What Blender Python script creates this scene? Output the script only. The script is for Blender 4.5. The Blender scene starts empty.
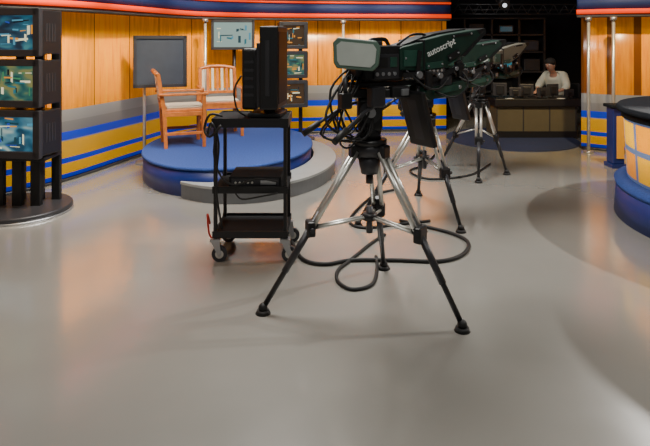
import bpy, bmesh, math, random
from mathutils import Vector, Matrix, Euler
random.seed(4)
scene=bpy.context.scene
COL=scene.collection

# ------------------------------------------------------------ materials
def mat(name,col,rough=.5,metal=0,emit=None,es=1.0,noise=0,nscale=8,bump=0,spec=.5):
    m=bpy.data.materials.new(name); m.use_nodes=True
    nt=m.node_tree; b=nt.nodes['Principled BSDF']
    b.inputs['Base Color'].default_value=(*col,1)
    b.inputs['Roughness'].default_value=rough
    b.inputs['Metallic'].default_value=metal
    b.inputs['Specular IOR Level'].default_value=spec
    if emit:
        b.inputs['Emission Color'].default_value=(*emit,1); b.inputs['Emission Strength'].default_value=es
    n=noise or .06
    tc=nt.nodes.new('ShaderNodeTexCoord'); nz=nt.nodes.new('ShaderNodeTexNoise'); nz.inputs['Scale'].default_value=nscale
    nz.inputs['Detail'].default_value=5
    nt.links.new(tc.outputs['Object'],nz.inputs['Vector'])
    cr=nt.nodes.new('ShaderNodeValToRGB')
    cr.color_ramp.elements[0].position=.3; cr.color_ramp.elements[1].position=.7
    cr.color_ramp.elements[0].color=(*[max(0,c*(1-n)) for c in col],1)
    cr.color_ramp.elements[1].color=(*[min(1,c*(1+n)) for c in col],1)
    nt.links.new(nz.outputs['Fac'],cr.inputs[0]); nt.links.new(cr.outputs[0],b.inputs['Base Color'])
    if bump:
        bp=nt.nodes.new('ShaderNodeBump'); bp.inputs['Strength'].default_value=bump; bp.inputs['Distance'].default_value=.01
        nt.links.new(nz.outputs['Fac'],bp.inputs['Height']); nt.links.new(bp.outputs[0],b.inputs['Normal'])
    return m

M_black=mat('black_paint',(.010,.010,.011),.42)
M_shelf=mat('matt_black_shelf',(.016,.016,.017),.8,spec=.15)
M_rub=mat('black_rubber',(.008,.008,.008),.6)
M_dk=mat('dark_grey_metal',(.04,.04,.045),.4,.3)
M_silver=mat('brushed_aluminium',(.66,.65,.6),.32,.7)
M_steel=mat('steel',(.45,.46,.48),.35,.8)
M_green=mat('dark_green_shell',(.008,.036,.024),.45,noise=.2)
M_greenp=mat('mid_green_panel',(.018,.07,.048),.45,noise=.2)
M_green2=mat('green_grey_shell',(.09,.15,.115),.4)
M_pale=mat('pale_viewfinder_glass',(.42,.46,.42),.3)
M_tan=mat('tan_fabric_hood',(.30,.28,.22),.7)
M_blue=mat('blue_carpet',(.025,.065,.26),.95,noise=.25,nscale=60,bump=.3)
M_rug=mat('navy_rug',(.012,.022,.07),.95,noise=.25,nscale=60,bump=.3)
M_blued=mat('dark_blue_laminate',(.010,.025,.16),.4)
M_step=mat('grey_laminate_step',(.30,.31,.30),.4)
M_stepS=mat('dark_grey_step_side',(.12,.125,.13),.4)
M_dark=mat('dark_drape',(.005,.0055,.007),.9,spec=.2)
M_darkg=mat('dark_blue_grey_fascia',(.015,.028,.11),.6,spec=.2)
M_gfas=mat('grey_fascia',(.09,.09,.09),.6,spec=.2)
M_red=mat('orange_red_stripe',(.55,.03,.0),.6,emit=(1,.05,.0),es=.75,spec=.1)
M_beige=mat('beige_plastic',(.22,.2,.17),.5)
M_wood=mat('cherry_wood',(.5,.14,.022),.35,noise=.25,nscale=14)
M_cush=mat('cream_webbing',(.65,.55,.4),.8)
M_yel=mat('beige_console_front',(.09,.075,.04),.6)
M_amber=mat('amber_panel',(.9,.42,.03),.4)
M_counter=mat('grey_counter_top',(.018,.02,.024),.85,spec=.03)
M_white=mat('white_lettering',(.85,.88,.85),.5)
M_paper=mat('white_paper',(.7,.7,.66),.8)
M_lamp=mat('lamp_glow',(1,1,1),.5,emit=(.8,.9,1),es=1.2)
M_skin=mat('skin',(.45,.24,.16),.6)
M_shirt=mat('cream_shirt',(.6,.58,.45),.8)
M_hair=mat('dark_hair',(.02,.016,.012),.8)
M_trouser=mat('dark_trousers',(.03,.03,.04),.8)
M_redp=mat('red_plastic',(.5,.02,.01),.4)
S_off=mat('blank_grey_screen',(.05,.06,.08),.15)
S_blk=mat('blank_black_screen',(.012,.013,.016),.5,spec=.2)
def em(name,c,s=1.0): return mat(name,(.01,.01,.01),.25,emit=c,es=s)
def screenmat(name,cols,es=1.0,scale=6,seed=0,dist=.9):
    m=bpy.data.materials.new(name); m.use_nodes=True; nt=m.node_tree; b=nt.nodes['Principled BSDF']
    tc=nt.nodes.new('ShaderNodeTexCoord'); mp=nt.nodes.new('ShaderNodeMapping')
    mp.inputs['Scale'].default_value=(scale,scale,scale*1.8); mp.inputs['Location'].default_value=(seed,seed*.7,seed*.3)
    mp.inputs['Rotation'].default_value=(0,.3,0)
    nz=nt.nodes.new('ShaderNodeTexNoise'); nz.inputs['Scale'].default_value=.8; nz.inputs['Detail'].default_value=0; nz.inputs['Distortion'].default_value=dist
    cr=nt.nodes.new('ShaderNodeValToRGB'); e=cr.color_ramp.elements; n=len(cols)
    e[0].position=.3; e[0].color=(*cols[0],1); e[1].position=.74; e[1].color=(*cols[-1],1)
    for i in range(1,n-1):
        q=e.new(.3+.44*i/(n-1)); q.color=(*cols[i],1)
    L=nt.links.new
    L(tc.outputs['Object'],mp.inputs[0]); L(mp.outputs[0],nz.inputs['Vector']); L(nz.outputs['Fac'],cr.inputs[0])
    L(cr.outputs[0],b.inputs['Emission Color']); b.inputs['Emission Strength'].default_value=es
    b.inputs['Base Color'].default_value=(.02,.02,.02,1); b.inputs['Roughness'].default_value=.2
    return m
G_bg=em('screen_deep_teal',(.008,.05,.07)); G_t=em('screen_teal',(.02,.16,.2)); G_c=em('screen_cyan',(.08,.3,.42))
G_w=em('screen_cream',(.85,.8,.5),1.1); G_o=em('screen_orange',(.8,.3,.03)); G_b=em('screen_blue',(.02,.07,.4)); G_k=em('screen_black',(.004,.01,.015))
G_g=em('screen_green',(.05,.22,.10)); G_p=em('screen_pale_teal',(.3,.42,.38)); G_br=em('screen_brown',(.05,.025,.01))
N_a=screenmat('picture_blue_studio',[(.004,.02,.04),(.01,.05,.09),(.02,.11,.16),(.05,.2,.22)],1,7,1)
N_b=screenmat('picture_green_amber_studio',[(.004,.03,.03),(.01,.08,.08),(.04,.13,.09),(.2,.2,.07)],1,8,4)
N_c=screenmat('picture_bright_blue_studio',[(.008,.05,.09),(.03,.13,.2),(.10,.25,.3),(.35,.45,.4)],1,7,8)
PICT={'a':(N_a,[G_t,G_c,G_w,G_k,G_b,G_o]),'b':(N_b,[G_t,G_o,G_w,G_k,G_g,G_g]),'c':(N_c,[G_c,G_w,G_w,G_bg,G_b,G_o]),'d':(G_br,[G_o,G_w,G_o,G_k,G_t]),'p':(G_p,[G_c,G_t,G_w,G_bg])}

def wallmat(name,PW,sw,seamcol):
    m=bpy.data.materials.new(name); m.use_nodes=True; nt=m.node_tree; b=nt.nodes['Principled BSDF']; L=nt.links.new
    uv=nt.nodes.new('ShaderNodeUVMap'); uv.uv_map='UVMap'
    sp=nt.nodes.new('ShaderNodeSeparateXYZ'); L(uv.outputs[0],sp.inputs[0])
    mp=nt.nodes.new('ShaderNodeMapping'); mp.inputs['Scale'].default_value=(12,1.0,1); L(uv.outputs[0],mp.inputs[0])
    nz=nt.nodes.new('ShaderNodeTexNoise'); nz.inputs['Scale'].default_value=2; nz.inputs['Detail'].default_value=6; L(mp.outputs[0],nz.inputs['Vector'])
    wr=nt.nodes.new('ShaderNodeValToRGB'); e=wr.color_ramp.elements
    e[0].position=.25; e[0].color=(.64,.18,.0,1); e[1].position=.75; e[1].color=(1.0,.37,.0,1); L(nz.outputs['Fac'],wr.inputs[0])
    def M(op,a,bv):
        n=nt.nodes.new('ShaderNodeMath'); n.operation=op
        for i,x in enumerate((a,bv)):
            if isinstance(x,(int,float)): n.inputs[i].default_value=x
            else: L(x,n.inputs[i])
        return n.outputs[0]
    fr=M('FRACT',M('DIVIDE',sp.outputs[0],PW),0)
    seam=M('LESS_THAN',fr,sw)
    fl=M('FLOOR',M('DIVIDE',sp.outputs[0],PW),0)
    wn=nt.nodes.new('ShaderNodeTexWhiteNoise'); wn.noise_dimensions='1D'; L(fl,wn.inputs['W'])
    hv=nt.nodes.new('ShaderNodeHueSaturation'); L(wr.outputs[0],hv.inputs['Color'])
    L(M('ADD',M('MULTIPLY',wn.outputs['Value'],.42),.68),hv.inputs['Value'])
    mx=nt.nodes.new('ShaderNodeMixRGB'); L(seam,mx.inputs[0]); L(hv.outputs[0],mx.inputs[1]); mx.inputs[2].default_value=(*seamcol,1)
    br=nt.nodes.new('ShaderNodeValToRGB'); br.color_ramp.interpolation='CONSTANT'; el=br.color_ramp.elements
    blue=(.01,.05,.8,1); oy=(1,.5,.0,1); gr=(.22,.215,.21,1); lg=(.4,.38,.34,1)
    bands=[(0,(.02,.02,.03,1)),(.03,blue),(.08,oy),(.195,blue),(.25,oy),(.445,lg),(.455,blue),(.55,gr),(.66,(.27,.265,.255,1)),(.80,(0,0,0,1))]
    el[0].position=0; el[0].color=bands[0][1]; el[1].position=bands[1][0]/3; el[1].color=bands[1][1]
    for p,c in bands[2:]:
        q=el.new(p/3); q.color=c
    L(M('DIVIDE',sp.outputs[1],3),br.inputs[0])
    up=M('GREATER_THAN',sp.outputs[1],.80)
    m2=nt.nodes.new('ShaderNodeMixRGB'); L(up,m2.inputs[0]); L(br.outputs[0],m2.inputs[1]); L(mx.outputs[0],m2.inputs[2])
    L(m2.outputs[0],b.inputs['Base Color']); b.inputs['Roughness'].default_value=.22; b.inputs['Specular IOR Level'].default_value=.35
    L(m2.outputs[0],b.inputs['Emission Color']); b.inputs['Emission Strength'].default_value=.24  # panels emit their own colour, standing in for light on the wall
    return m
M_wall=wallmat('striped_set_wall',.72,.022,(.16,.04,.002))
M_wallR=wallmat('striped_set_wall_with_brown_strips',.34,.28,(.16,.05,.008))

def floormat():
    m=bpy.data.materials.new('glossy_grey_studio_floor'); m.use_nodes=True; nt=m.node_tree; b=nt.nodes['Principled BSDF']; L=nt.links.new
    tc=nt.nodes.new('ShaderNodeTexCoord')
    n1=nt.nodes.new('ShaderNodeTexNoise'); n1.inputs['Scale'].default_value=.7; n1.inputs['Detail'].default_value=6; L(tc.outputs['Object'],n1.inputs['Vector'])
    c=nt.nodes.new('ShaderNodeValToRGB'); e=c.color_ramp.elements; e[0].position=.3; e[0].color=(.262,.25,.222,1); e[1].position=.7; e[1].color=(.318,.305,.272,1)
    L(n1.outputs['Fac'],c.inputs[0]); L(c.outputs[0],b.inputs['Base Color'])
    n2=nt.nodes.new('ShaderNodeTexNoise'); n2.inputs['Scale'].default_value=3; n2.inputs['Detail'].default_value=8; L(tc.outputs['Object'],n2.inputs['Vector'])
    r=nt.nodes.new('ShaderNodeMapRange'); r.inputs[3].default_value=.14; r.inputs[4].default_value=.24; L(n2.outputs['Fac'],r.inputs[0]); L(r.outputs[0],b.inputs['Roughness'])
    n3=nt.nodes.new('ShaderNodeTexNoise'); n3.inputs['Scale'].default_value=2.2; L(tc.outputs['Object'],n3.inputs['Vector'])
    bp=nt.nodes.new('ShaderNodeBump'); bp.inputs['Strength'].default_value=.15; bp.inputs['Distance'].default_value=.02; L(n3.outputs['Fac'],bp.inputs['Height']); L(bp.outputs[0],b.inputs['Normal'])
    b.inputs['Specular IOR Level'].default_value=1.0; b.inputs['IOR'].default_value=1.6
    b.inputs['Coat Weight'].default_value=.7; b.inputs['Coat Roughness'].default_value=.13
    return m
M_floor=floormat()

def deskmat():
    m=bpy.data.materials.new('lit_amber_desk_panels'); m.use_nodes=True; nt=m.node_tree; b=nt.nodes['Principled BSDF']; L=nt.links.new
    uv=nt.nodes.new('ShaderNodeUVMap'); uv.uv_map='UVMap'
    br=nt.nodes.new('ShaderNodeTexBrick'); br.inputs['Color1'].default_value=(1,.28,.0,1); br.inputs['Color2'].default_value=(1,.56,.0,1)
    br.inputs['Mortar'].default_value=(.12,.17,.30,1); br.inputs['Scale'].default_value=1
    br.inputs['Brick Width'].default_value=.36; br.inputs['Row Height'].default_value=.27; br.inputs['Mortar Size'].default_value=.026; br.offset=0
    L(uv.outputs[0],br.inputs['Vector']); L(br.outputs[0],b.inputs['Base Color']); L(br.outputs[0],b.inputs['Emission Color'])
    b.inputs['Emission Strength'].default_value=.6; b.inputs['Roughness'].default_value=.3; b.inputs['Specular IOR Level'].default_value=.3
    return m
M_desk=deskmat()

# ------------------------------------------------------------ builder
class B:
    def __init__(s): s.bm=bmesh.new(); s.m=[]
    def mi(s,m):
        if m not in s.m: s.m.append(m)
        return s.m.index(m)
    def _set(s,faces,m,sm=False):
        i=s.mi(m)
        for f in faces: f.material_index=i; f.smooth=sm
    def box(s,c,size,m,rot=(0,0,0),bev=0):
        r=bmesh.ops.create_cube(s.bm,size=1)
        vs=r['verts']; bmesh.ops.scale(s.bm,vec=Vector(size),verts=vs)
        if bev:
            es=list({e for v in vs for e in v.link_edges})
            rr=bmesh.ops.bevel(s.bm,geom=es,offset=bev,segments=2,affect='EDGES',profile=.5)
            vs=list({v for f in rr['faces'] for v in f.verts}|{v for v in vs if v.is_valid})
        bmesh.ops.rotate(s.bm,cent=(0,0,0),matrix=Euler(rot).to_matrix(),verts=vs)
        bmesh.ops.translate(s.bm,vec=Vector(c),verts=vs)
        s._set({f for v in vs for f in v.link_faces},m)
        return s
    def bb(s,lo,hi,m,bev=0):
        lo=Vector(lo);hi=Vector(hi); return s.box((lo+hi)/2,hi-lo,m,bev=bev)
    def cyl(s,a,b,r,m,r2=None,seg=16):
        a=Vector(a);b=Vector(b);d=b-a;L=d.length
        if r2 is None:r2=r
        q=d.to_track_quat('Z','Y').to_matrix().to_4x4(); q.translation=(a+b)/2
        res=bmesh.ops.create_cone(s.bm,cap_ends=True,segments=seg,radius1=r,radius2=r2,depth=L,matrix=q)
        fs={f for v in res['verts'] for f in v.link_faces}
        s._set(fs,m,True)
        for f in fs:
            if len(f.verts)>4: f.smooth=False
        return s
    def sph(s,c,r,m,sc=(1,1,1),seg=16):
        M=Matrix.Translation(Vector(c))@Matrix.Diagonal((sc[0],sc[1],sc[2],1))
        res=bmesh.ops.create_uvsphere(s.bm,u_segments=seg,v_segments=max(6,seg//2),radius=r,matrix=M)
        s._set({f for v in res['verts'] for f in v.link_faces},m,True); return s
    def tube(s,pts,r,m,seg=8,sm=4):
        P=cat([Vector(p) for p in pts],sm) if sm>1 else [Vector(p) for p in pts]
        rings=[]; t=(P[1]-P[0]).normalized(); n=t.orthogonal().normalized()
        for i,p in enumerate(P):
            t2=(P[min(i+1,len(P)-1)]-P[max(i-1,0)]).normalized()
            n=(n-t2*n.dot(t2)).normalized(); bn=t2.cross(n)
            rings.append([s.bm.verts.new(p+(n*math.cos(a)+bn*math.sin(a))*r) for a in [2*math.pi*k/seg for k in range(seg)]])
        fs=[]
        for a,b in zip(rings,rings[1:]):
            for k in range(seg): fs.append(s.bm.faces.new((a[k],a[(k+1)%seg],b[(k+1)%seg],b[k])))
        fs.append(s.bm.faces.new(rings[0][::-1])); fs.append(s.bm.faces.new(rings[-1]))
        s._set(fs,m,True); return s
    def prism(s,poly,w0,w1,m,plane='XZ'):
        A=[];Bv=[]
        for p in poly:
            h0,h1=(w0,w1) if len(p)==2 else (-p[2],p[2])
            if plane=='XZ': A.append(s.bm.verts.new((p[0],h0,p[1]))); Bv.append(s.bm.verts.new((p[0],h1,p[1])))
            elif plane=='XY': A.append(s.bm.verts.new((p[0],p[1],h0))); Bv.append(s.bm.verts.new((p[0],p[1],h1)))
            else: A.append(s.bm.verts.new((h0,p[0],p[1]))); Bv.append(s.bm.verts.new((h1,p[0],p[1])))
        n=len(poly); fs=[s.bm.faces.new(A),s.bm.faces.new(Bv[::-1])]
        for k in range(n): fs.append(s.bm.faces.new((A[k],Bv[k],Bv[(k+1)%n],A[(k+1)%n])))
        s._set(fs,m); return s
    def disc(s,c,rx,ry,z0,z1,m,mtop=None,seg=96,bev=0):
        lv=[(z0,1),(z1-bev,1),(z1,1-bev/rx)] if bev else [(z0,1),(z1,1)]
        rings=[[s.bm.verts.new((c[0]+rx*k*math.cos(2*math.pi*i/seg),c[1]+ry*k*math.sin(2*math.pi*i/seg),z)) for i in range(seg)] for z,k in lv]
        fs=[]
        for a,b in zip(rings,rings[1:]):
            for k in range(seg): fs.append(s.bm.faces.new((a[k],a[(k+1)%seg],b[(k+1)%seg],b[k])))
        s._set(fs,m,True); s._set([s.bm.faces.new(rings[0][::-1])],m)
        s._set([s.bm.faces.new(rings[-1])],mtop or m); return s
    def obj(s,name,parent=None,label=None,fix=True):
        if fix: bmesh.ops.recalc_face_normals(s.bm,faces=s.bm.faces)
        me=bpy.data.meshes.new(name); s.bm.to_mesh(me); s.bm.free()
        for m in s.m: me.materials.append(m)
        o=bpy.data.objects.new(name,me); COL.objects.link(o)
        if parent: o.parent=parent
        if label: o['label']=label
        return o
def cat(P,n):
    out=[]
    for i in range(len(P)-1):
        p0=P[max(i-1,0)];p1=P[i];p2=P[i+1];p3=P[min(i+2,len(P)-1)]
        for k in range(n):
            t=k/n
            out.append(.5*((2*p1)+(p2-p0)*t+(2*p0-5*p1+4*p2-p3)*t*t+(3*p1-p0-3*p2+p3)*t**3))
    out.append(P[-1]); return out
def tag(o,label,cat_,group=None):
    o['label']=label;o['category']=cat_
    if group:o['group']=group
    return o
def thing(name,loc,label,cat_,group=None,rz=0):
    e=bpy.data.objects.new(name,None); e.empty_display_size=.2; COL.objects.link(e)
    e.location=loc; e.rotation_euler=(0,0,rz); return tag(e,label,cat_,group)
def structure(o): o['kind']='structure'; return o
def picture(b,x0,x1,y,z0,z1,kind,seed,n=18):
    """flat displayed picture made of coloured patches on the screen glass"""
    rg=random.Random(seed); bg,cols=PICT[kind]
    b.bb((x0,y,z0),(x1,y+.012,z1),bg)
    w=x1-x0;h=z1-z0
    for i in range(n):
        c=cols[rg.randrange(len(cols))]; vert=rg.random()<.4
        pw=w*(rg.uniform(.02,.07) if vert else rg.uniform(.08,.36)); ph=h*(rg.uniform(.1,.3) if vert else rg.uniform(.015,.07))
        cx_=rg.uniform(x0+pw/2+.004,x1-pw/2-.004); cz=rg.uniform(z0+ph+.004,z1-ph-.004); sk=rg.uniform(-.5,.5)*min(ph,.02)
        d=.0006*(i+1)
        vs=[b.bm.verts.new((cx_-pw/2,y-d,cz-ph/2-sk)),b.bm.verts.new((cx_+pw/2,y-d,cz-ph/2+sk)),b.bm.verts.new((cx_+pw/2,y-d,cz+ph/2+sk*.5)),b.bm.verts.new((cx_-pw/2,y-d,cz+ph/2-sk*.6))]
        f=b.bm.faces.new(vs); b._set([f],c)

# ------------------------------------------------------------ shell
b=B(); b.bb((-7,-3,-.1),(8.5,12.6,0),M_floor); structure(b.obj('floor'))
b=B(); b.bb((-7,-3,4.4),(8.5,12.6,4.5),M_dark); structure(b.obj('ceiling'))
b=B(); b.bb((-7,12.3,0),(8.5,12.45,4.4),M_dark); structure(b.obj('wall_back'))

def wallstrip(name,path,z0,z1,m,off=0,thick=.07,n=8):
    P=cat([Vector((x,y,0)) for x,y in path],n)
    if off:
        Q=[]
        for i,p in enumerate(P):
            t=(P[min(i+1,len(P)-1)]-P[max(i-1,0)]).normalized(); Q.append(p+Vector((t.y,-t.x,0))*off)
        P=Q
    bm=bmesh.new(); uvl=bm.loops.layers.uv.new('UVMap'); u=0; us=[0]
    for a,c in zip(P,P[1:]): u+=(c-a).length; us.append(u)
    lo=[bm.verts.new((p.x,p.y,z0)) for p in P]; hi=[bm.verts.new((p.x,p.y,z1)) for p in P]
    for i in range(len(P)-1):
        f=bm.faces.new((lo[i],lo[i+1],hi[i+1],hi[i])); f.smooth=True
        for lp,(uu,vv) in zip(f.loops,[(us[i],z0),(us[i+1],z0),(us[i+1],z1),(us[i],z1)]): lp[uvl].uv=(uu,vv)
    me=bpy.data.meshes.new(name); bm.to_mesh(me); bm.free(); me.materials.append(m)
    o=bpy.data.objects.new(name,me); COL.objects.link(o)
    md=o.modifiers.new('Solidify','SOLIDIFY'); md.thickness=thick; md.offset=-1
    return structure(o)
PL=[(-5.2,3.4),(-4.3,4.5),(-3.5,5.55),(-2.92,6.44),(-2.55,7.7),(-2.15,8.85),(-1.2,9.55),(.2,9.85),(2.10,10.05)]
PR=[(3.72,8.42),(4.1,8.16),(4.7,8.0),(5.6,7.95),(8,8)]
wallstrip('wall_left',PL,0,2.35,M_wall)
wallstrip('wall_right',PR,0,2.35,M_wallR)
wallstrip('wall_middle',[(2.14,10.16),(2.15,11),(2.15,12.3)],0,2.6,M_dark)
k=1
for P in (PL,PR):
    for z0,z1,m,off in ((1.89,1.935,M_gfas,.26),(1.935,2.0,M_red,.285),(2.0,2.17,M_darkg,.25),(2.17,2.20,M_red,.27),(2.20,2.32,M_gfas,.26),(2.32,2.48,M_dark,.2)):
        wallstrip('trim_%d'%k,P,z0,z1,m,off=off,thick=off-.02); k+=1
for P in (PL,PR):
    wallstrip('baseboard_%s'%('left' if P is PL else 'right'),P,0,.03,M_dk,off=.02,thick=.015)

# ------------------------------------------------------------ poles
def pole(x,y,lab):
    e=thing('support_pole',(x,y,0),lab,'pole','silver set poles')
    b=B(); b.cyl((0,0,.02),(0,0,1.88),.022,M_silver); b.obj('pole',e)
    b=B(); b.cyl((0,0,0),(0,0,.02),.07,M_steel); b.obj('base_plate',e)
    b=B(); b.cyl((0,0,1.84),(0,0,1.89),.045,M_steel); b.obj('collar',e)
pole(-1.80,8.72,'silver metal pole by the curved panelled wall')
pole(3.69,8.12,'silver metal pole at the edge of the orange panelled wall')
pole(3.92,7.88,'silver metal pole standing before the orange panelled wall')
pole(.3,9.5,'silver metal pole by the long panelled wall')

# ------------------------------------------------------------ platform
e=thing('round_platform',(-1.17,7.2,0),'round blue carpeted platform with metal trim, carrying two chairs','platform')
b=B(); b.disc((0,0),1.0,1.4,0,.27,M_blued); b.obj('platform_side',e)
b=B(); b.disc((0,0),1.015,1.415,.27,.30,M_blue,bev=.01); b.obj('platform_top',e,'blue carpet top')
e=thing('platform_step',(-.9,7.08,0),'low curved grey step around the blue platform','step')
def crescent(z0,z1,m,g=0,grow=0):
    b=B(); n=60; out=[];inn=[]
    for i in range(n+1):
        a=math.radians(-122)+math.radians(200)*i/n
        out.append(((1.02+grow)*math.cos(a),(1.5+grow)*math.sin(a)))
        px,py=out[-1][0]+.27,out[-1][1]-.12
        l=math.hypot(px/1.03,py/1.43)
        inn.append((px/l-.27,py/l+.12) if l>1 else out[-1])
    lay=[]
    for z in (z0,z1):
        lay.append(([b.bm.verts.new((*p,z)) for p in out],[b.bm.verts.new((*p,z)) for p in inn]))
    fs=[]
    for i in range(n):
        (o0,i0),(o1,i1)=lay
        for q in ((o0[i],o0[i+1],o1[i+1],o1[i]),(o1[i],o1[i+1],i1[i+1],i1[i]),(i0[i],i0[i+1],i1[i+1],i1[i]),(o0[i],o0[i+1],i0[i+1],i0[i])):
            try: fs.append(b.bm.faces.new(q))
            except Exception: pass
    b._set(fs,m); bmesh.ops.remove_doubles(b.bm,verts=b.bm.verts,dist=.0005); return b
crescent(0,.14,M_stepS).obj('step_side',e)
crescent(.14,.165,M_step,grow=.012).obj('step_top',e,'light grey step top')

# ------------------------------------------------------------ chairs
def chair(loc,rz,label):
    e=thing('armchair',loc,label,'chair','wooden chairs on the platform',rz)
    for sx,sy in ((1,1),(1,-1)):
        b=B(); b.box((.24,.26*sy,.31),(.04,.04,.62),M_wood,bev=.006); b.obj('leg',e)
    for sy in (1,-1):
        b=B(); b.prism([(-.22,0),(-.18,0),(-.20,.45),(-.27,.88),(-.31,.88),(-.245,.45)],.24*sy-.02,.24*sy+.02,M_wood); b.obj('leg',e)
        b=B(); b.box((0,.265*sy,.635),(.58,.055,.03),M_wood,bev=.008); b.obj('armrest',e)
        b=B(); b.box((.01,.25*sy,.40),(.46,.025,.05),M_wood,bev=.004); b.box((.01,.25*sy,.17),(.46,.025,.035),M_wood,bev=.004); b.obj('side_rail',e)
    b=B(); b.box((.02,0,.44),(.50,.48,.04),M_wood,bev=.01); b.box((.255,0,.40),(.025,.48,.05),M_wood); b.obj('seat',e)
    b=B(); b.box((.03,0,.475),(.44,.42,.035),M_cush,bev=.014); b.obj('seat_cushion',e,'cream seat pad')
    b=B()
    pts=[]
    for i in range(9):
        t=i/8*2-1; pts.append((-.30-.03*(1-t*t),.25*t,.87+.035*(1-t*t)))
    b.tube(pts,.026,M_wood,8,2)
    b.box((-.25,0,.55),(.03,.46,.04),M_wood,bev=.004)
    for i in range(7):
        y=-.195+.065*i
        b.box((-.278,y,.71),(.014,.034,.34),M_cush if i%2==0 else M_wood,rot=(0,-.16,0))
    b.obj('backrest',e)
    return e
chair((-1.76,7.1,.30),math.radians(20),'cherry wood armchair with slatted back seen from the side')
chair((-1.42,7.85,.30),math.radians(-72),'cherry wood armchair with cream slatted backrest facing forward')

# ------------------------------------------------------------ monitor racks
def monitor_box(loc,w,h,d,rz,pic,label,group,t=.055,seed=0):
    e=thing('television_monitor',loc,label,'monitor',group,rz)
    b=B(); b.bb((-w/2,0.04,0.012),(w/2,d,h-.008),M_black,bev=.008)
    for i in range(4): b.bb((w/2-.002,.10+.04*i,h*.3),(w/2+.003,.115+.04*i,h*.7),M_dk)
    b.obj('housing',e)
    b=B()
    b.bb((-w/2-.008,-.012,0),(-w/2+t,.04,h),M_dk,bev=.004); b.bb((w/2-t,-.012,0),(w/2+.008,.04,h),M_dk,bev=.004)
    b.bb((-w/2,-.012,h-t),(w/2,.04,h+.006),M_dk,bev=.004); b.bb((-w/2,-.012,-.006),(w/2,.04,t),M_dk,bev=.004)
    b.obj('bezel',e)
    b=B(); picture(b,-w/2+t,w/2-t,.020,t,h-t,pic,seed); b.obj('screen',e,'lit screen showing a news picture')
    return e
RX,RY=-2.80,5.36
e=thing('monitor_rack',(RX,RY,0),'black floor rack of upright boards carrying three stacked monitors','monitor rack')
b=B(); b.disc((0,0),.43,.45,.02,.06,M_dk,bev=.01); b.obj('base',e,'dark round base with metal rim')
b=B(); b.disc((0,0),.44,.46,.0,.02,M_steel); b.obj('rim',e)
for x in (-.20,-.03,.14):
    b=B(); b.bb((x-.045,-.04,.05),(x+.045,.02,.50),M_black,bev=.005); b.obj('post',e)
for x in (-.12,.06,.22):
    b=B(); b.bb((x-.03,.17,.05),(x+.05,.22,1.86),M_black,bev=.005); b.obj('post',e)
b=B(); b.bb((-.28,-.14,.49),(.28,.20,.52),M_black,bev=.004); b.obj('carrier_shelf',e)
for i,(z,s,l) in enumerate(((.53,'c','black boxed monitor showing a teal picture, lowest of the stack'),(.985,'b','black boxed monitor with amber teal picture, stacked mid height'),(1.44,'a','black boxed monitor showing a dark teal picture, top of the stack'))):
    monitor_box((RX-.0,5.18,z),.54,.42,.32,math.radians(-9),s,l,'stacked monitors',.056,i+11)
e=thing('monitor_rack',(-.52,9.0,0),'tall black rack with three small monitors beside the platform','monitor rack')
b=B(); b.disc((0,0),.36,.3,0,.05,M_dk); b.obj('base',e)
for x in (-.14,.14):
    b=B(); b.bb((x-.03,0,.05),(x+.03,.06,1.85),M_black); b.obj('post',e)
for i,(z,s,l) in enumerate(((.56,'d','small black monitor with amber picture, lowest of the narrow rack'),(1.0,'b','small black monitor with amber teal picture, narrow rack mid height'),(1.44,'d','small black monitor with amber picture, top of the narrow rack'))):
    monitor_box((-.47,8.72,z),.42,.40,.24,math.radians(14),s,l,'small stacked monitors',.05,i+31)

e=thing('flat_screen_stand',(-2.32,7.45,0),'silver pole stand holding a blank grey flat screen','screen stand')
b=B(); b.cyl((0,0,.02),(0,0,1.5),.02,M_silver); b.obj('pole',e)
b=B(); b.cyl((0,0,0),(0,0,.02),.11,M_steel); b.obj('base',e)
b=B(); b.tube([(0,0,1.3),(.1,.02,1.3),(.22,.08,1.3)],.02,M_dk,8,2); b.obj('bracket',e)
def flatpanel(loc,w,h,rz,scr,frame,label,d=.07):
    e=thing('flat_screen',loc,label,'screen',None,rz); t=.04
    b=B(); b.bb((-w/2,.005,0),(w/2,d,h),frame,bev=.01); b.obj('housing',e)
    b=B(); b.bb((-w/2,-.022,0),(-w/2+t,.005,h),frame); b.bb((w/2-t,-.022,0),(w/2,.005,h),frame); b.bb((-w/2,-.022,h-t),(w/2,.005,h),frame); b.bb((-w/2,-.022,0),(w/2,.005,t),frame); b.obj('bezel',e)
    b=B()
    if isinstance(scr,str): picture(b,-w/2+t,w/2-t,-.008,t,h-t,scr,77,14)
    else: b.bb((-w/2+t,-.008,t),(w/2-t,.003,h-t),scr)
    b.obj('screen',e)
    return e
flatpanel((-2.10,7.4,.97),.66,.66,math.radians(20),S_off,M_dk,'blank grey flat screen with dark frame on a pole stand')
flatpanel((-1.42,8.95,1.42),.66,.46,math.radians(5),'p',M_dk,'flat screen showing a pale teal picture near the wall')
e=thing('screen_bracket_stand',(-1.42,9.1,0),'dark floor stand supporting the teal flat screen','screen stand')
b=B(); b.cyl((0,0,.02),(0,0,1.7),.025,M_dk); b.obj('pole',e)
b=B(); b.cyl((0,0,0),(0,0,.02),.15,M_dk); b.obj('base',e)

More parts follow.
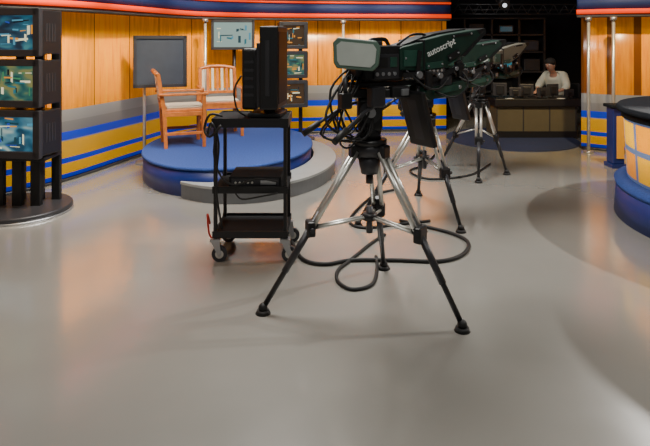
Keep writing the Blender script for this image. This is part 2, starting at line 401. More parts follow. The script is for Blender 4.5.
# ------------------------------------------------------------ cart
cx,cy=-.535,4.36
e=thing('equipment_cart',(cx,cy,0),'black metal rolling equipment cart with three shelves and cables','cart')
W,Dp=.25,.20
for sx in (-1,1):
    for sy in (-1,1):
        b=B(); x,y=sx*W,sy*Dp
        b.box((x,y,.59),(.026,.026,.86),M_black,bev=.003)
        b.obj('post',e)
        b=B(); b.box((x,y,.155),(.07,.07,.02),M_steel); b.prism([(x-.03,.15),(x+.03,.15),(x+.045,.06),(x+.02,.05)],y-.028,y-.022,M_steel); b.prism([(x-.03,.15),(x+.03,.15),(x+.045,.06),(x+.02,.05)],y+.022,y+.028,M_steel)
        b.cyl((x+.03,y-.03,.055),(x+.03,y+.03,.055),.012,M_steel)
        c=b.obj('caster',e)
        b=B(); b.cyl((x+.03,y-.018,.055),(x+.03,y+.018,.055),.055,M_dk,seg=24); b.cyl((x+.03,y-.02,.055),(x+.03,y+.02,.055),.03,M_silver,seg=20); b.obj('wheel',c)
for z,n in ((1.02,'top_shelf'),(.52,'middle_shelf'),(.20,'bottom_shelf')):
    b=B(); b.bb((-W-.02,-Dp-.02,z-.01),(W+.02,Dp+.02,z),M_shelf)
    if n=='top_shelf': b.bb((-W-.025,-Dp-.025,z-.06),(W+.025,-Dp-.015,z+.005),M_black); b.bb((W+.015,-Dp-.02,z-.06),(W+.025,Dp+.02,z+.005),M_black); b.bb((-W-.025,-Dp-.02,z-.06),(-W-.015,Dp+.02,z+.005),M_black); b.bb((-W-.025,Dp+.015,z-.06),(W+.025,Dp+.025,z+.005),M_black)
    else: b.bb((-W-.02,-Dp-.022,z-.03),(W+.02,-Dp-.012,z+.02),M_black); b.bb((-W-.02,Dp+.01,z-.03),(W+.02,Dp+.02,z+.02),M_black)
    b.obj(n,e)
e2=thing('video_recorder',(cx+.03,cy,.522),'flat black rack device on the middle shelf of the cart','video equipment')
b=B(); b.bb((-.19,-.17,0),(.19,.17,.075),M_shelf,bev=.006); b.obj('case',e2)
b=B(); b.bb((-.17,-.176,.012),(.17,-.168,.062),M_dk); b.bb((.04,-.18,.02),(.15,-.174,.05),M_steel)
for i in range(5): b.cyl((-.14+.03*i,-.182,.035),(-.14+.03*i,-.174,.035),.008,M_silver,seg=10)
b.obj('front_panel',e2)
b=B()
b.tube([(-.22,-.22,.98),(-.25,-.27,.8),(-.2,-.26,.62),(-.1,-.25,.56),(.05,-.24,.60),(.2,-.24,.58)],.007,M_rub)
b.tube([(-.27,-.1,1.0),(-.30,-.12,.95),(-.31,-.2,.90),(-.27,-.25,1.0),(-.22,-.24,.85),(-.24,-.24,.55),(-.20,-.22,.24)],.008,M_rub)
b.tube([(-.2,-.2,1.04),(-.29,-.2,1.05),(-.33,-.2,.95),(-.28,-.25,.9),(-.2,-.25,.98)],.009,M_rub)
b.tube([(-.1,-.25,.5),(-.05,-.26,.46),(.08,-.26,.48),(.2,-.25,.5)],.006,M_rub)
b.obj('cable_bundle',e)
b=B(); b.tube([(-.29,-.2,.27),(-.30,-.24,.35),(-.29,-.24,.22),(-.27,-.24,.18)],.007,M_redp); b.obj('red_cable',e,'short red cable')
e=thing('broadcast_monitor',(cx+.13,cy-.02,1.025),'deep black broadcast monitor on the cart, seen nearly edge on','monitor',None,math.radians(84))
b=B(); b.bb((-.15,-.10,0),(.15,.14,.03),M_black,bev=.006); b.bb((-.05,-.04,.03),(.05,.04,.12),M_black); b.obj('stand',e)
b=B(); b.bb((-.20,-.09,.06),(.20,.045,.66),M_black,bev=.012); b.obj('screen_frame',e)
b=B()
b.bb((-.16,.045,.07),(.16,.075,.54),M_dk,bev=.006)
b.bb((-.14,.078,.05),(.14,.19,.50),M_black,bev=.02); b.bb((-.14,.06,.1),(.14,.1,.45),M_black)
for i in range(5): b.bb((-.143,.10,.15+.06*i),(-.139,.17,.17+.06*i),M_dk)
b.bb((-.205,-.03,.16),(-.199,.0,.56),M_dk)
b.obj('housing',e)
b=B(); b.bb((-.175,-.094,.10),(.175,-.089,.62),S_blk); b.obj('screen',e)
b=B(); b.tube([(-.14,.19,.3),(-.15,.24,.2),(-.15,.22,.06),(-.14,.16,.01)],.007,M_rub); b.obj('cable',e)

# ------------------------------------------------------------ tripods
def tripod(c,apz,feet,label,spz=.52):
    e=thing('camera_tripod',(c[0],c[1],0),label,'tripod','studio camera tripods')
    b=B(); b.cyl((0,0,apz-.05),(0,0,apz+.02),.085,M_dk,r2=.10,seg=24); b.cyl((0,0,apz+.02),(0,0,apz+.05),.105,M_black,seg=24)
    b.cyl((0,0,apz-.16),(0,0,apz-.05),.05,M_dk,r2=.075); b.cyl((0,0,apz-.22),(0,0,apz-.16),.022,M_black)
    b.obj('bowl',e)
    b=B(); b.cyl((0,0,apz+.05),(0,0,apz+.11),.07,M_black,seg=20); b.box((0,0,apz+.2),(.15,.13,.20),M_black,bev=.02)
    b.cyl((0,-.10,apz+.22),(0,.10,apz+.22),.065,M_dk,seg=24); b.cyl((0,-.115,apz+.22),(0,-.10,apz+.22),.03,M_steel,seg=16)
    b.box((0,0,apz+.33),(.24,.14,.055),M_black,bev=.008); b.obj('pan_head',e)
    hub=Vector((0,0,spz))
    b=B(); b.cyl((0,0,spz-.10),(0,0,spz+.06),.02,M_dk); b.cyl((0,0,spz-.02),(0,0,spz+.02),.045,M_black)
    knees=[]
    for fx,fy in feet:
        F=Vector((fx-c[0],fy-c[1],0.03)); d=Vector((F.x,F.y,0)).normalized()
        top=Vector((d.x*.085,d.y*.085,apz-.02)); s=Vector((-d.y,d.x,0))
        knees.append((top.lerp(F,.5),s))
    for kn,s in knees:
        b.cyl(hub+s*.015,kn+s*.02,.009,M_silver,seg=8); b.cyl(hub-s*.015,kn-s*.02,.009,M_silver,seg=8)
    b.obj('spreader',e)
    for (fx,fy),(kn,s) in zip(feet,knees):
        F=Vector((fx-c[0],fy-c[1],0.03)); d=Vector((F.x,F.y,0)).normalized()
        top=Vector((d.x*.085,d.y*.085,apz-.02)); dr=(F-top).normalized()
        b=B()
        b.box(top,(.08,.08,.08),M_black,rot=(0,0,math.atan2(d.y,d.x)),bev=.012)
        for q in (-1,1): b.cyl(top+s*.028*q,kn+s*.026*q,.0155,M_silver,seg=12)
        leg=b.obj('leg',e)
        b=B(); b.cyl(kn+s*.036-dr*.03,kn-s*.036-dr*.03,.024,M_black,seg=12); b.box(kn,(.05,.09,.09),M_black,rot=(0,0,math.atan2(d.y,d.x)),bev=.01)
        b.cyl(kn+s*.04,kn+s*.07,.014,M_dk,seg=10); b.obj('leg_clamp',leg,'black clamp')
        b=B(); b.cyl(top.lerp(F,.40),F-dr*.02,.016,M_black,seg=12); b.cyl(kn,kn.lerp(F,.55),.021,M_dk,seg=12); b.obj('lower_leg',leg,'black lower leg tube')
        b=B(); b.cyl((F.x,F.y,0),(F.x,F.y,.022),.045,M_rub,r2=.035); b.sph((F.x,F.y,.035),.027,M_rub); b.obj('foot',leg,'black rubber foot')
    return e

def camera(c,base,yaw,label,hoodmat,text=False,full=True,panelmat=None):
    z=base
    e=thing('studio_camera',(c[0],c[1],z),label,'television camera','studio cameras',yaw)
    b=B(); b.bb((-.16,-.06,0),(.50,.06,.03),M_black,bev=.005); b.bb((.40,-.13,.0),(.55,.13,.025),M_black); b.obj('mounting_plate',e)
    b=B(); b.bb((-.10,-.09,.035),(.20,.09,.25),M_black,bev=.02)
    b.bb((-.04,-.1,.05),(.15,-.088,.20),M_dk,bev=.004); b.bb((-.14,-.06,.06),(-.09,.06,.21),M_dk,bev=.01)
    for i in range(4): b.cyl((-.02+.045*i,-.104,.08),(-.02+.045*i,-.10,.08),.012,M_steel,seg=10)
    b.bb((-.02,-.106,.12),(.06,-.098,.18),M_black,bev=.003); b.bb((.08,-.106,.12),(.13,-.098,.18),M_greenp,bev=.003)
    b.obj('camera_body',e)
    b=B(); b.tube([(-.0,0,.24),(-.0,0,.275),(.03,0,.285),(.12,0,.285),(.15,0,.24)],.013,M_black); b.box((.06,.0,.262),(.05,.05,.03),M_dk,bev=.006); b.obj('carry_handle',e)
    b=B(); b.cyl((.20,0,.14),(.27,0,.14),.07,M_black,seg=24); b.cyl((.27,0,.14),(.40,0,.14),.085,M_dk,seg=24); b.cyl((.40,0,.14),(.44,0,.14),.075,M_black,seg=24); b.obj('lens',e)
    b=B()
    b.prism([(.16,.10,.10),(.16,.235,.10),(.33,.27,.122),(.33,.09,.122)],0,0,hoodmat)
    b.prism([(.335,.095,.117),(.335,.28,.117),(.50,.315,.134),(.77,.35,.16),(.82,.325,.165),(.66,.185,.14),(.48,.095,.12)],0,0,hoodmat)
    b.box((.334,0,.185),(.012,.25,.20),M_black)
    o=b.obj('teleprompter_hood',e); md=o.modifiers.new('Bevel','BEVEL'); md.width=.006; md.segments=2
    b=B()
    b.prism([(.76,.348,.163),(.83,.36,.17),(.84,.328,.17),(.67,.175,.145),(.64,.18,.142),(.79,.315,.162)],0,0,M_black)
    b.obj('hood_rim',o,'black edge frame')
    ang=math.atan2(.05,.48)
    yy=lambda x:-(.117+(x-.335)*.09)-.003
    pm=panelmat or M_greenp
    for c_,s_,m_,r_ in (((.245,-.115,.17),(.13,.008,.10),pm,(0,0,-.13)),((.42,yy(.42),.125),(.13,.006,.04),pm,(0,-.1,-ang)),((.64,yy(.64),.315),(.17,.006,.016),M_black,(0,-.12,-ang)),((.57,yy(.57),.185),(.10,.006,.04),M_black,(0,-.45,-ang))):
        b=B(); b.box(c_,s_,m_,rot=r_,bev=.002)
        for q in (-1,1):
            v=Euler(r_).to_matrix()@Vector((q*(s_[0]/2-.012),-.003,0)); p=Vector(c_)+v
            b.cyl(p+Vector((0,-.005,0)),p+Vector((0,.004,0)),.006,M_steel,seg=8)
        b.obj('hood_panel',o,'small screwed panel')
    b=B()
    b.prism([(.15,.232),(.17,.226),(.33,.268),(.50,.312),(.76,.346),(.76,.358),(.48,.325),(.32,.285)],-.06,.06,M_black)
    b.box((.28,-.125,.12),(.03,.012,.20),M_black,rot=(0,.12,0)); b.box((.24,-.122,.07),(.16,.012,.03),M_black)
    b.cyl((.28,-.145,.07),(.28,-.115,.07),.022,M_steel,seg=12)
    b.tube([(.20,-.02,.25),(.28,-.05,.31),(.38,-.04,.32),(.44,-.02,.31)],.008,M_rub)
    b.obj('hood_bracket',e,'black bracket with steel knobs')
    b=B(); b.box((.50,-.142,.07),(.30,.014,.028),M_black,rot=(0,-.35,-.10)); b.box((.36,-.13,.03),(.05,.03,.12),M_black,bev=.006); b.box((.50,-.13,.03),(.10,.03,.07),M_dk,bev=.006)
    b.box((.62,-.14,.10),(.05,.03,.10),M_black,rot=(0,-.3,0),bev=.006)
    b.cyl((.44,-.16,.06),(.44,-.13,.06),.018,M_steel,seg=12); b.cyl((.58,-.16,.10),(.58,-.13,.10),.014,M_steel,seg=12)
    b.tube([(.20,-.10,.10),(.30,-.16,.0),(.42,-.16,-.02),(.52,-.14,.04)],.007,M_rub)
    b.tube([(.62,-.14,.10),(.66,-.18,.0),(.55,-.17,-.08),(.40,-.15,-.04)],.006,M_rub)
    b.obj('side_rig',e,'black side bracket and connectors')
    b=B(); b.prism([(.32,-.05),(.36,-.015),(.66,.02),(.68,-.02),(.65,-.065),(.36,-.09)],-.14,.14,M_green)
    b.box((.50,-.143,-.03),(.22,.006,.04),pm,rot=(0,-.1,0)); b.cyl((.62,-.15,-.02),(.62,-.138,-.02),.012,M_steel,seg=10)
    b.prism([(.38,-.018),(.64,.012),(.64,.018),(.38,-.012)],-.12,.12,S_blk); b.obj('teleprompter_monitor',e,'dark green prompter display under the hood')
    for sy in (-1,1):
        b=B(); b.cyl((.36,.12*sy,.01),(.37,.13*sy,-.05),.012,M_dk,seg=8); b.box((.42,.125*sy,.0),(.16,.012,.02),M_dk); b.obj('prompter_bracket',e)
    b=B()
    oc=[(-.13,.03),(-.11,.0),(.10,-.005),(.13,.03),(.135,.13),(.11,.165),(-.11,.175),(-.14,.145)]
    b.prism(oc,-.10,.10,M_green2)
    b.prism([(x*1.06,(y-.08)*1.08+.08) for x,y in oc],-.125,-.10,M_green2)
    R=Matrix.Translation((-.165,-.10,.125))@Matrix.Rotation(-yaw+math.radians(-8),4,'Z')@Matrix.Rotation(math.radians(3),4,'Y')@Matrix.Diagonal((.93,.8,.93,1))
    bmesh.ops.transform(b.bm,matrix=R,verts=b.bm.verts); o=b.obj('viewfinder',e,'grey green viewfinder hood with rounded corners')
    md=o.modifiers.new('Bevel','BEVEL'); md.width=.008; md.segments=2
    b=B(); b.prism([(x*.88,(y-.08)*.82+.08) for x,y in oc],-.131,-.124,M_pale)
    bmesh.ops.transform(b.bm,matrix=R,verts=b.bm.verts); b.obj('viewfinder_screen',o,'pale glass')
    b=B(); b.tube([(-.14,-.05,.16),(-.10,-.02,.20),(-.02,0,.24)],.02,M_black); b.obj('viewfinder_arm',e)
    for sy in (-1,1):
        b=B(); b.tube([(0,.10*sy,-.10),(-.12,.12*sy,-.13),(-.34,.16*sy,-.26)],.011,M_dk,8,2)
        b.cyl((-.27,.148*sy,-.218),(-.37,.165*sy,-.278),.019,M_rub,seg=12); b.cyl((0,.05*sy,-.10),(0,.12*sy,-.10),.024,M_black,seg=12)
        b.obj('pan_bar',e)
    b=B()
    for i in range(10 if full else 4):
        r=random.random
        p0=Vector((-.05-.1*r(),-.05+.1*r(),.08+.08*r())); p1=Vector((-.17-.12*r(),-.12+.18*r(),-.0-.05*r()))
        p2=Vector((-.20-.14*r(),-.13+.18*r(),-.16-.14*r())); p3=Vector((-.06-.12*r(),-.1+.1*r(),-.25-.10*r())); p4=Vector((-.02,-.07,-.08+.02*r()))
        b.tube([p0,p1,p2,p3,p4],.005+.003*r(),M_rub,6,5)
    b.obj('cable_loops',e)
    b=B(); b.box((-.05,-.13,-.05),(.10,.06,.12),M_dk,bev=.01); b.obj('control_box',e)
    b=B(); b.box((-.27,-.13,-.06),(.07,.05,.09),M_black,bev=.01); b.cyl((-.27,-.13,-.02),(-.27,-.13,.07),.012,M_dk); b.obj('zoom_control',e)
    b=B(); b.box((.14,-.11,-.03),(.14,.05,.07),M_black,bev=.01); b.box((.16,-.14,-.03),(.05,.02,.04),M_steel,bev=.004); b.obj('cable_connector_box',e)
    if full:
        b=B(); b.box((.28,-.12,-.20),(.035,.22,.36),M_black,rot=(0,-.3,0),bev=.01); b.box((.285,-.12,-.20),(.045,.10,.28),M_dk,rot=(0,-.3,0),bev=.01); b.obj('cue_panel',e,'black slanted panel hanging under the prompter')
        b=B(); b.cyl((.30,-.10,.0),(.30,-.10,-.12),.012,M_dk); b.obj('panel_arm',e)
    if text:
        cu=bpy.data.curves.new('lettering','FONT'); cu.body='autoscript'; cu.size=.057; cu.extrude=.001; cu.offset=.0006
        to=bpy.data.objects.new('t',cu); COL.objects.link(to); bpy.context.view_layer.update()
        me=bpy.data.meshes.new_from_object(to.evaluated_get(bpy.context.evaluated_depsgraph_get()))
        bpy.data.objects.remove(to)
        me.materials.clear(); me.materials.append(M_white)
        o=bpy.data.objects.new('lettering',me); COL.objects.link(o); o.parent=e
        o.matrix_local=Matrix.Translation((.35,-.139,.178))@Matrix.Rotation(-ang,4,'Z')@Matrix.Rotation(math.radians(90),4,'X')@Matrix.Rotation(math.radians(21),4,'Z')
        o['label']='white autoscript lettering'
    return e
C1=(.27,3.52)
tripod(C1,.94,[(-.36,3.37),(.75,3.17),(.407,4.02)],'wide spread silver and black tripod carrying the lettered camera')
camera(C1,1.305,math.radians(33),'dark green studio camera with teleprompter hood and pale viewfinder',M_green,True)
C2=(.90,5.25)
tripod(C2,.87,[(.28,4.92),(1.12,4.78),(.95,5.9)],'silver and black tripod carrying the middle studio camera')
camera(C2,1.23,math.radians(28),'dark green studio camera on tripod between two other cameras',M_green,False)
C3=(1.84,6.95)
tripod(C3,.83,[(1.44,7.25),(1.70,6.42),(2.13,6.80)],'silver and black tripod near the control console')
camera(C3,1.19,math.radians(40),'dark studio camera with tan teleprompter hood on a silver tripod',M_tan,False,False,M_green2)

# ------------------------------------------------------------ floor cables
def cable(pts,r,label):
    b=B(); b.tube([(x,y,r) for x,y in pts],r,M_rub,8,8); o=b.obj('floor_cable'); tag(o,label,'cable','cables on the floor')
def F(px,py): Y=928/(py-38); return ((px-325)*Y/580,Y)
cable([F(*p) for p in [(286,232),(292,244),(303,261),(325,266),(352,262),(395,262),(440,263),(463,256),(468,244),(452,235),(425,228),(400,222)]],.014,'thick black cable looping across the floor under the camera tripod')
cable([F(*p) for p in [(385,236),(372,244),(350,262),(338,272),(338,283),(352,291),(372,286),(377,270),(376,258)]],.012,'black cable forming a small loop beside the tripod foot')
cable([F(*p) for p in [(398,190),(375,196),(356,212),(350,224),(365,229),(395,226),(430,222)]],.012,'black cable curving around the middle tripod')
cable([F(*p) for p in [(440,150),(425,165),(410,172),(430,180),(470,176),(490,165)]],.012,'thin black cable on the floor by the console tripod')

# ------------------------------------------------------------ news desk (round)
DX,DY,R=4.0,4.85,1.42
e=thing('news_desk',(DX,DY,0),'large round news desk with amber lit panels and dark blue base','desk')
def ring(name,r0,z0,r1,z1,m,label=None,thick=.05):
    n=128; bm=bmesh.new(); uvl=bm.loops.layers.uv.new('UVMap')
    lo=[bm.verts.new((r0*math.cos(2*math.pi*i/n),r0*math.sin(2*math.pi*i/n),z0)) for i in range(n)]
    hi=[bm.verts.new((r1*math.cos(2*math.pi*i/n),r1*math.sin(2*math.pi*i/n),z1)) for i in range(n)]
    for i in range(n):
        j=(i+1)%n; f=bm.faces.new((lo[i],lo[j],hi[j],hi[i])); f.smooth=True
        u0=2*math.pi*r0*i/n;u1=2*math.pi*r0*(i+1)/n
        for lp,(a,c) in zip(f.loops,[(u0,z0-.34),(u1,z0-.34),(u1,z1-.34),(u0,z1-.34)]): lp[uvl].uv=(a,c)
    me=bpy.data.meshes.new(name); bm.to_mesh(me); bm.free(); me.materials.append(m)
    o=bpy.data.objects.new(name,me); COL.objects.link(o); o.parent=e
    md=o.modifiers.new('S','SOLIDIFY'); md.thickness=thick; md.offset=-1
    if label:o['label']=label
ring('base',R,0,R-.02,.30,M_blued,'dark blue curved base')
ring('base_ledge',R,.30,R-.11,.34,M_blue,'blue carpet ledge')
ring('front_panel',R-.11,.34,R-.08,.88,M_desk,'amber glowing tiles')
ring('panel_trim',R-.06,.88,R-.06,.94,M_shelf)
b=B(); b.disc((0,0),R-.02,R-.02,.94,.99,M_counter,bev=.015); b.obj('worktop',e,'dark grey counter top')
e=thing('blue_pedestal',(3.60,7.2,0),'narrow dark blue pedestal with amber side panel beside the news desk','pedestal')
b=B(); b.bb((-.08,-.10,0),(.10,.12,.05),M_blued); b.obj('base',e)
b=B(); b.bb((-.06,-.08,.05),(.08,.10,.74),M_blued,bev=.01); b.obj('column',e)
b=B(); b.bb((-.02,-.09,.12),(.07,-.078,.64),M_amber); b.obj('front_panel',e,'amber front panel')
b=B(); b.bb((-.09,-.11,.74),(.11,.13,.78),M_counter,bev=.008); b.obj('top',e)

# ------------------------------------------------------------ control area
e=thing('blue_rug',(2.95,9.2,0),'thin navy rounded rug before the control console','rug')
b=B(); b.disc((0,0),1.0,1.05,0,.012,M_rug,M_rug); b.obj('rug_pile',e)
Y0=9.25; CX=3.40
e=thing('control_console',(CX,Y0,.013),'dark cluttered control console with dim beige front','desk')
b=B(); b.bb((-.66,0,0),(.62,.03,.56),M_yel)
for i in range(0,4): b.bb((-.66+.42*i-.005,-.008,0),(-.66+.42*i+.010,.0,.56),M_dk)
b.bb((-.66,-.012,.0),(.62,0,.10),M_black)
b.obj('front_panel',e)
for x in (-.66,.59):
    b=B(); b.bb((x,.03,0),(x+.03,.6,.56),M_yel); b.obj('side_panel',e)
b=B(); b.bb((-.70,-.06,.50),(.66,.62,.62),M_black,bev=.008); b.obj('worktop',e)
for i,(x,w,hh_,yy_) in enumerate(((-.57,.22,.24,.14),(-.35,.18,.17,.06),(-.14,.22,.22,.14),(.08,.18,.17,.06),(.29,.2,.22,.16),(.53,.16,.14,.10))):
    q=thing('desk_monitor',(CX+x,Y0+yy_,.635),'small dark monitor on the control console','monitor','control console monitors',math.radians(180+random.uniform(-14,14)))
    b=B(); b.bb((-w/2,-.012,.03),(w/2,.02,hh_),M_dk,bev=.006); b.bb((-w/2+.05,.02,.06),(w/2-.05,.045,hh_-.04),M_black,bev=.006); b.obj('housing',q)
    b=B(); b.bb((-w/2+.012,-.016,.042),(w/2-.012,-.011,hh_-.012),G_c); b.obj('screen',q)
    b=B(); b.bb((-.06,-.05,0),(.06,.05,.012),M_black); b.bb((-.015,0,.01),(.015,.02,.06),M_black); b.obj('stand',q)
for i,(x,y,rz) in enumerate(((-.46,-.02,.2),(.36,-.02,-.1))):
    b=B(); b.bb((-.06,-.03,0),(.06,.03,.004),M_paper); o=b.obj('paper_sheet'); o.location=(CX+x,Y0+y+.01,.6345); o.rotation_euler=(0,0,rz)
    tag(o,'loose white paper sheet on the control console','paper','papers on the control console')

e=thing('equipment_rack',(3.35,11.7,0),'dark equipment shelving with small lit displays in the unlit area','equipment rack')
b=B(); b.bb((-1.1,0,0),(1.1,.4,.04),M_shelf); b.bb((-1.1,.38,0),(1.1,.4,2.0),M_shelf)
for x in (-1.1,-.55,0,.55,1.06): b.bb((x,0,0),(x+.04,.4,2.0),M_dk)
for z in (.5,.9,1.3,1.65,1.98): b.bb((-1.1,0,z),(1.1,.4,z+.03),M_dk)
b.obj('frame',e)
for x,z,w,h,s in ((-.95,.95,.3,.25,G_t),(-.48,1.34,.35,.2,G_bg),(.1,.94,.34,.26,G_t),(.66,1.34,.3,.22,S_off),(-.42,.94,.36,.2,M_dk),(.66,.94,.32,.24,M_dk),(-.9,1.34,.3,.22,G_bg),(.1,1.34,.36,.18,G_t),(-.45,1.69,.3,.2,M_dk),(.15,1.70,.3,.16,G_bg)):
    b=B(); b.bb((x,-.02,z),(x+w,.3,z+h),M_dk,bev=.01); p=b.obj('rack_unit',e)
    b=B(); b.bb((x+.03,-.026,z+.03),(x+w-.03,-.019,z+h-.03),s); b.obj('display',p)

e=thing('lighting_truss',(3.0,10.9,2.05),'dark metal lighting truss hanging in the unlit area','truss')
b=B()
for z,y in ((0,0),(.18,0),(.09,.16)): b.cyl((-.8,y,z),(2.2,y,z),.014,M_dk,seg=8)
for i in range(15):
    x=-.8+.2*i; b.cyl((x,0,0),(x+.1,0,.18),.008,M_dk,seg=6); b.cyl((x+.1,0,.18),(x+.2,0,0),.008,M_dk,seg=6); b.cyl((x,0,0),(x+.1,.16,.09),.008,M_dk,seg=6)
b.obj('truss_frame',e)
for x in (-.5,1.8):
    b=B(); b.cyl((x,0,.18),(x,0,2.35),.012,M_black,seg=8); b.obj('drop_rod',e)

def spotlamp(loc,lab,top=4.4):
    e=thing('studio_spotlight',loc,lab,'spotlight','ceiling spotlights')
    b=B(); b.cyl((0,0,.16),(0,0,top-loc[2]),.014,M_black,seg=8); b.obj('drop_rod',e)
    b=B(); b.tube([(-.10,0,0),(-.10,0,.13),(0,0,.17),(.10,0,.13),(.10,0,0)],.01,M_black,6,3); b.obj('yoke',e)
    b=B(); b.cyl((0,.12,.06),(0,-.10,-.05),.07,M_black,r2=.085,seg=20); b.obj('housing',e)
    b=B(); b.cyl((0,-.10,-.051),(0,-.105,-.053),.035,M_lamp,seg=20); b.obj('lens',e)
spotlamp((2.85,9.3,2.17),'small black studio spotlight with glowing lens hanging in the dark area')

# ------------------------------------------------------------ person
def skin(name,V,E,R,m,parent=None,root=0,sub=2):
    me=bpy.data.meshes.new(name); me.from_pydata([Vector(v) for v in V],E,[]); me.materials.append(m)
    o=bpy.data.objects.new(name,me); COL.objects.link(o)
    o.modifiers.new('Skin','SKIN')
    for i,r in enumerate(R):
        rr=r if isinstance(r,tuple) else (r,r)
        me.skin_vertices[0].data[i].radius=rr; me.skin_vertices[0].data[i].use_root=(i==root)
    md=o.modifiers.new('Sub','SUBSURF'); md.levels=sub; md.render_levels=sub
    for mm in o.modifiers:
        if mm.type=='SKIN': mm.use_smooth_shade=True
    if parent:o.parent=parent
    return o
V=[];E=[];Rd=[]
def jv(p,r,par=None):
    V.append(p);Rd.append(r)
    if par is not None:E.append((par,len(V)-1))
    return len(V)-1
pel=jv((0,.02,.54),(.13,.10)); be=jv((0,-.06,.70),(.12,.09),pel); ch=jv((0,-.17,.87),(.12,.085),be); nb=jv((0,-.25,.98),(.06,.055),ch); nk=jv((0,-.29,1.03),.05,nb)
hd=jv((0,-.34,1.08),(.065,.075),nk); ht=jv((0,-.37,1.15),(.072,.088),hd); hh=jv((0,-.36,1.215),(.05,.06),ht)
for s in (-1,1):
    sh=jv((.16*s,-.20,.93),.045,ch); el=jv((.26*s,-.27,.75),.036,sh); wr=jv((.19*s,-.46,.70),.026,el); pm=jv((.175*s,-.52,.67),(.036,.016),wr)
    for k in range(4):
        ln=(.03,.036,.034,.026)[k]; x=.175*s+(k-1.5)*.019*s
        f1=jv((x,-.555,.664),.009,pm); f2=jv((x,-.555-ln,.656),.008,f1); jv((x,-.555-ln*1.6,.645),.007,f2)
    t1=jv((.175*s-.04*s,-.51,.662),.010,pm); jv((.175*s-.05*s,-.54,.652),.008,t1)
    hp=jv((.09*s,0,.52),.08,pel); kn=jv((.13*s,-.36,.48),.055,hp); an=jv((.12*s,-.30,.13),.04,kn); jv((.12*s,-.40,.05),.035,an)
P0=(4.14,10.22,.0)
body=skin('person',V,E,Rd,M_skin); body.location=P0; body.rotation_euler=(0,0,math.radians(-48))
tag(body,'seated person in a cream shirt leaning over the control console','person')
SV=[(0,.02,.52),(0,-.06,.70),(0,-.17,.87),(0,-.24,.975),(-.16,-.20,.935),(-.26,-.27,.755),(-.22,-.37,.73),(.16,-.20,.935),(.26,-.27,.755),(.22,-.37,.73)]
skin('shirt',SV,[(0,1),(1,2),(2,3),(2,4),(4,5),(5,6),(2,7),(7,8),(8,9)],[(.18,.14),(.18,.14),(.20,.15),(.12,.10),.095,.068,.052,.095,.068,.052],M_shirt,body)
TV=[(0,.02,.52),(-.09,0,.52),(-.13,-.36,.48),(-.12,-.30,.14),(.09,0,.52),(.13,-.36,.48),(.12,-.30,.14)]
skin('trousers',TV,[(0,1),(1,2),(2,3),(0,4),(4,5),(5,6)],[.14,.10,.08,.06,.10,.08,.06],M_trouser,body)
b=B(); b.sph((0,-.35,1.19),.088,M_hair,(1,1.08,.85)); b.sph((0,-.295,1.135),.07,M_hair,(1.0,.9,1.1)); b.obj('hair',body)
b=B(); b.sph((0,-.455,1.115),.014,M_skin,(1,1.3,1.4),10); b.sph((.073,-.35,1.12),.016,M_skin,(.5,1,1.4),10); b.sph((-.073,-.35,1.12),.016,M_skin,(.5,1,1.4),10)
for s in (-1,1): b.sph((.028*s,-.445,1.145),.009,M_white,(1,.6,.8),8); b.sph((.028*s,-.450,1.143),.005,M_black,(1,.6,1),8)
b.sph((0,-.432,1.08),.015,M_redp,(1.3,.4,.35),10)
b.obj('face',body)
e=thing('office_chair',(P0[0]+.04,P0[1]+.04,.0),'dark swivel office chair behind the control console','chair',None,math.radians(-48))
b=B(); b.box((0,0,.36),(.46,.44,.06),M_black,bev=.025); b.obj('seat',e)
b=B(); b.box((0,.26,.62),(.42,.05,.35),M_black,bev=.02); b.obj('backrest',e)
b=B(); b.cyl((0,0,.08),(0,0,.34),.03,M_dk)
for k in range(5):
    a=k*1.2566; b.cyl((0,0,.09),(.27*math.cos(a),.27*math.sin(a),.05),.018,M_black,seg=8); b.sph((.27*math.cos(a),.27*math.sin(a),.03),.03,M_rub,seg=10)
b.obj('base',e)

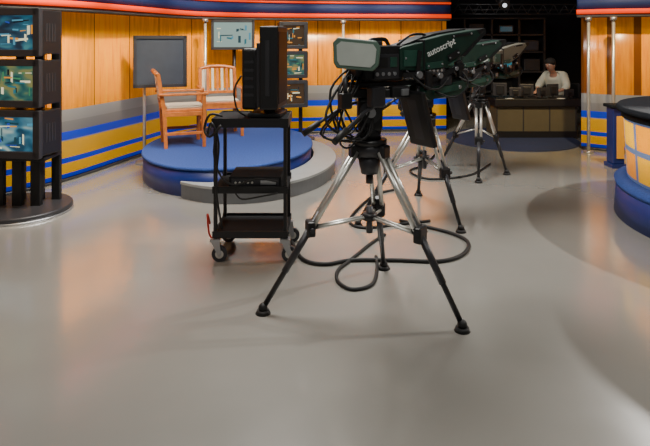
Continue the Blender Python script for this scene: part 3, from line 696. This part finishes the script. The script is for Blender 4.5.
# ------------------------------------------------------------ lights
K=1.35
def area(loc,tgt,size,energy,col=(1,1,1)):
    l=bpy.data.lights.new('area',type='AREA'); l.size=size; l.energy=energy*K; l.color=col
    o=bpy.data.objects.new('studio_light',l); COL.objects.link(o); o.location=loc
    o.rotation_euler=(Vector(tgt)-Vector(loc)).to_track_quat('-Z','Y').to_euler(); return o
def spot(loc,tgt,ang,energy,col=(1,1,1),blend=.5,r=.08):
    l=bpy.data.lights.new('spot',type='SPOT'); l.spot_size=math.radians(ang); l.energy=energy*K; l.color=col; l.spot_blend=blend; l.shadow_soft_size=r
    o=bpy.data.objects.new('studio_spot',l); COL.objects.link(o); o.location=loc
    o.rotation_euler=(Vector(tgt)-Vector(loc)).to_track_quat('-Z','Y').to_euler(); return o
W1=(1,.74,.38); W2=(1,.88,.7)
area((-.4,5.4,4.2),(-.4,5.4,0),1.6,225,(1,.965,.91))
area((0,1.6,4.2),(0,3.0,0),2.5,78,(1,.965,.91))
for x,y,tx,ty,tz,an,en,c in ((-1.4,4.8,-3.1,6.3,1.25,28,680,W1),(-.9,6.0,-2.6,7.6,1.25,28,560,W1),(-.6,7.0,-2.1,8.9,1.25,28,460,W1),(-.2,7.3,-.9,9.6,1.25,28,560,W1),(.5,7.4,.2,9.8,1.3,28,680,W1),(1.3,7.4,1.2,9.9,1.3,28,720,W1),
      (-.6,6.6,-1.8,9.2,.4,50,260,W2),(.4,7.0,.8,9.9,.4,54,330,W2),(-1.4,4.4,-3.0,6.2,.3,50,420,W2),(-2.2,3.2,-4.0,5.0,1,54,140,W1)):
    spot((x,y,3.9),(tx,ty,tz),an,en,c,.9)
spot((3.4,5.8,3.9),(4.1,8.1,1.0),60,560,W1,.8)
spot((1.6,2.9,3.9),(3.0,4.8,.5),45,30,W1,.8)
spot((-2.4,3.2,4.1),(-1.9,4.0,0),60,90,(1,.55,.25),.9,.3)  # added warm spot imitating orange bounce from the set wall on the left floor
# hard lights whose desk shadow falls over the floor
spot((6.55,10.4,3.9),(3.0,3.9,0),22,2300,(1,.96,.9),.6,.08)
spot((5.4,5.2,4.2),(2.2,4.9,0),56,620,(1,.96,.9),.6,.05)
spot((-1.5,3,4.1),(-1.2,7.2,.3),40,260,(1,.95,.9),.6)
spot((3.0,7.4,4.0),(3.95,10.2,1.0),24,90,(1,.95,.85),.6)

w=bpy.data.worlds.new('World'); scene.world=w; w.use_nodes=True
w.node_tree.nodes['Background'].inputs[0].default_value=(.55,.53,.5,1); w.node_tree.nodes['Background'].inputs[1].default_value=.17

cd=bpy.data.cameras.new('Camera'); cam=bpy.data.objects.new('Camera',cd); COL.objects.link(cam)
cam.location=(0,0,1.6); cam.rotation_euler=(math.radians(90),0,0)
cd.sensor_width=36; cd.lens=580/650*36; cd.shift_y=-(223-38)/650; cd.clip_start=.05
scene.camera=cam
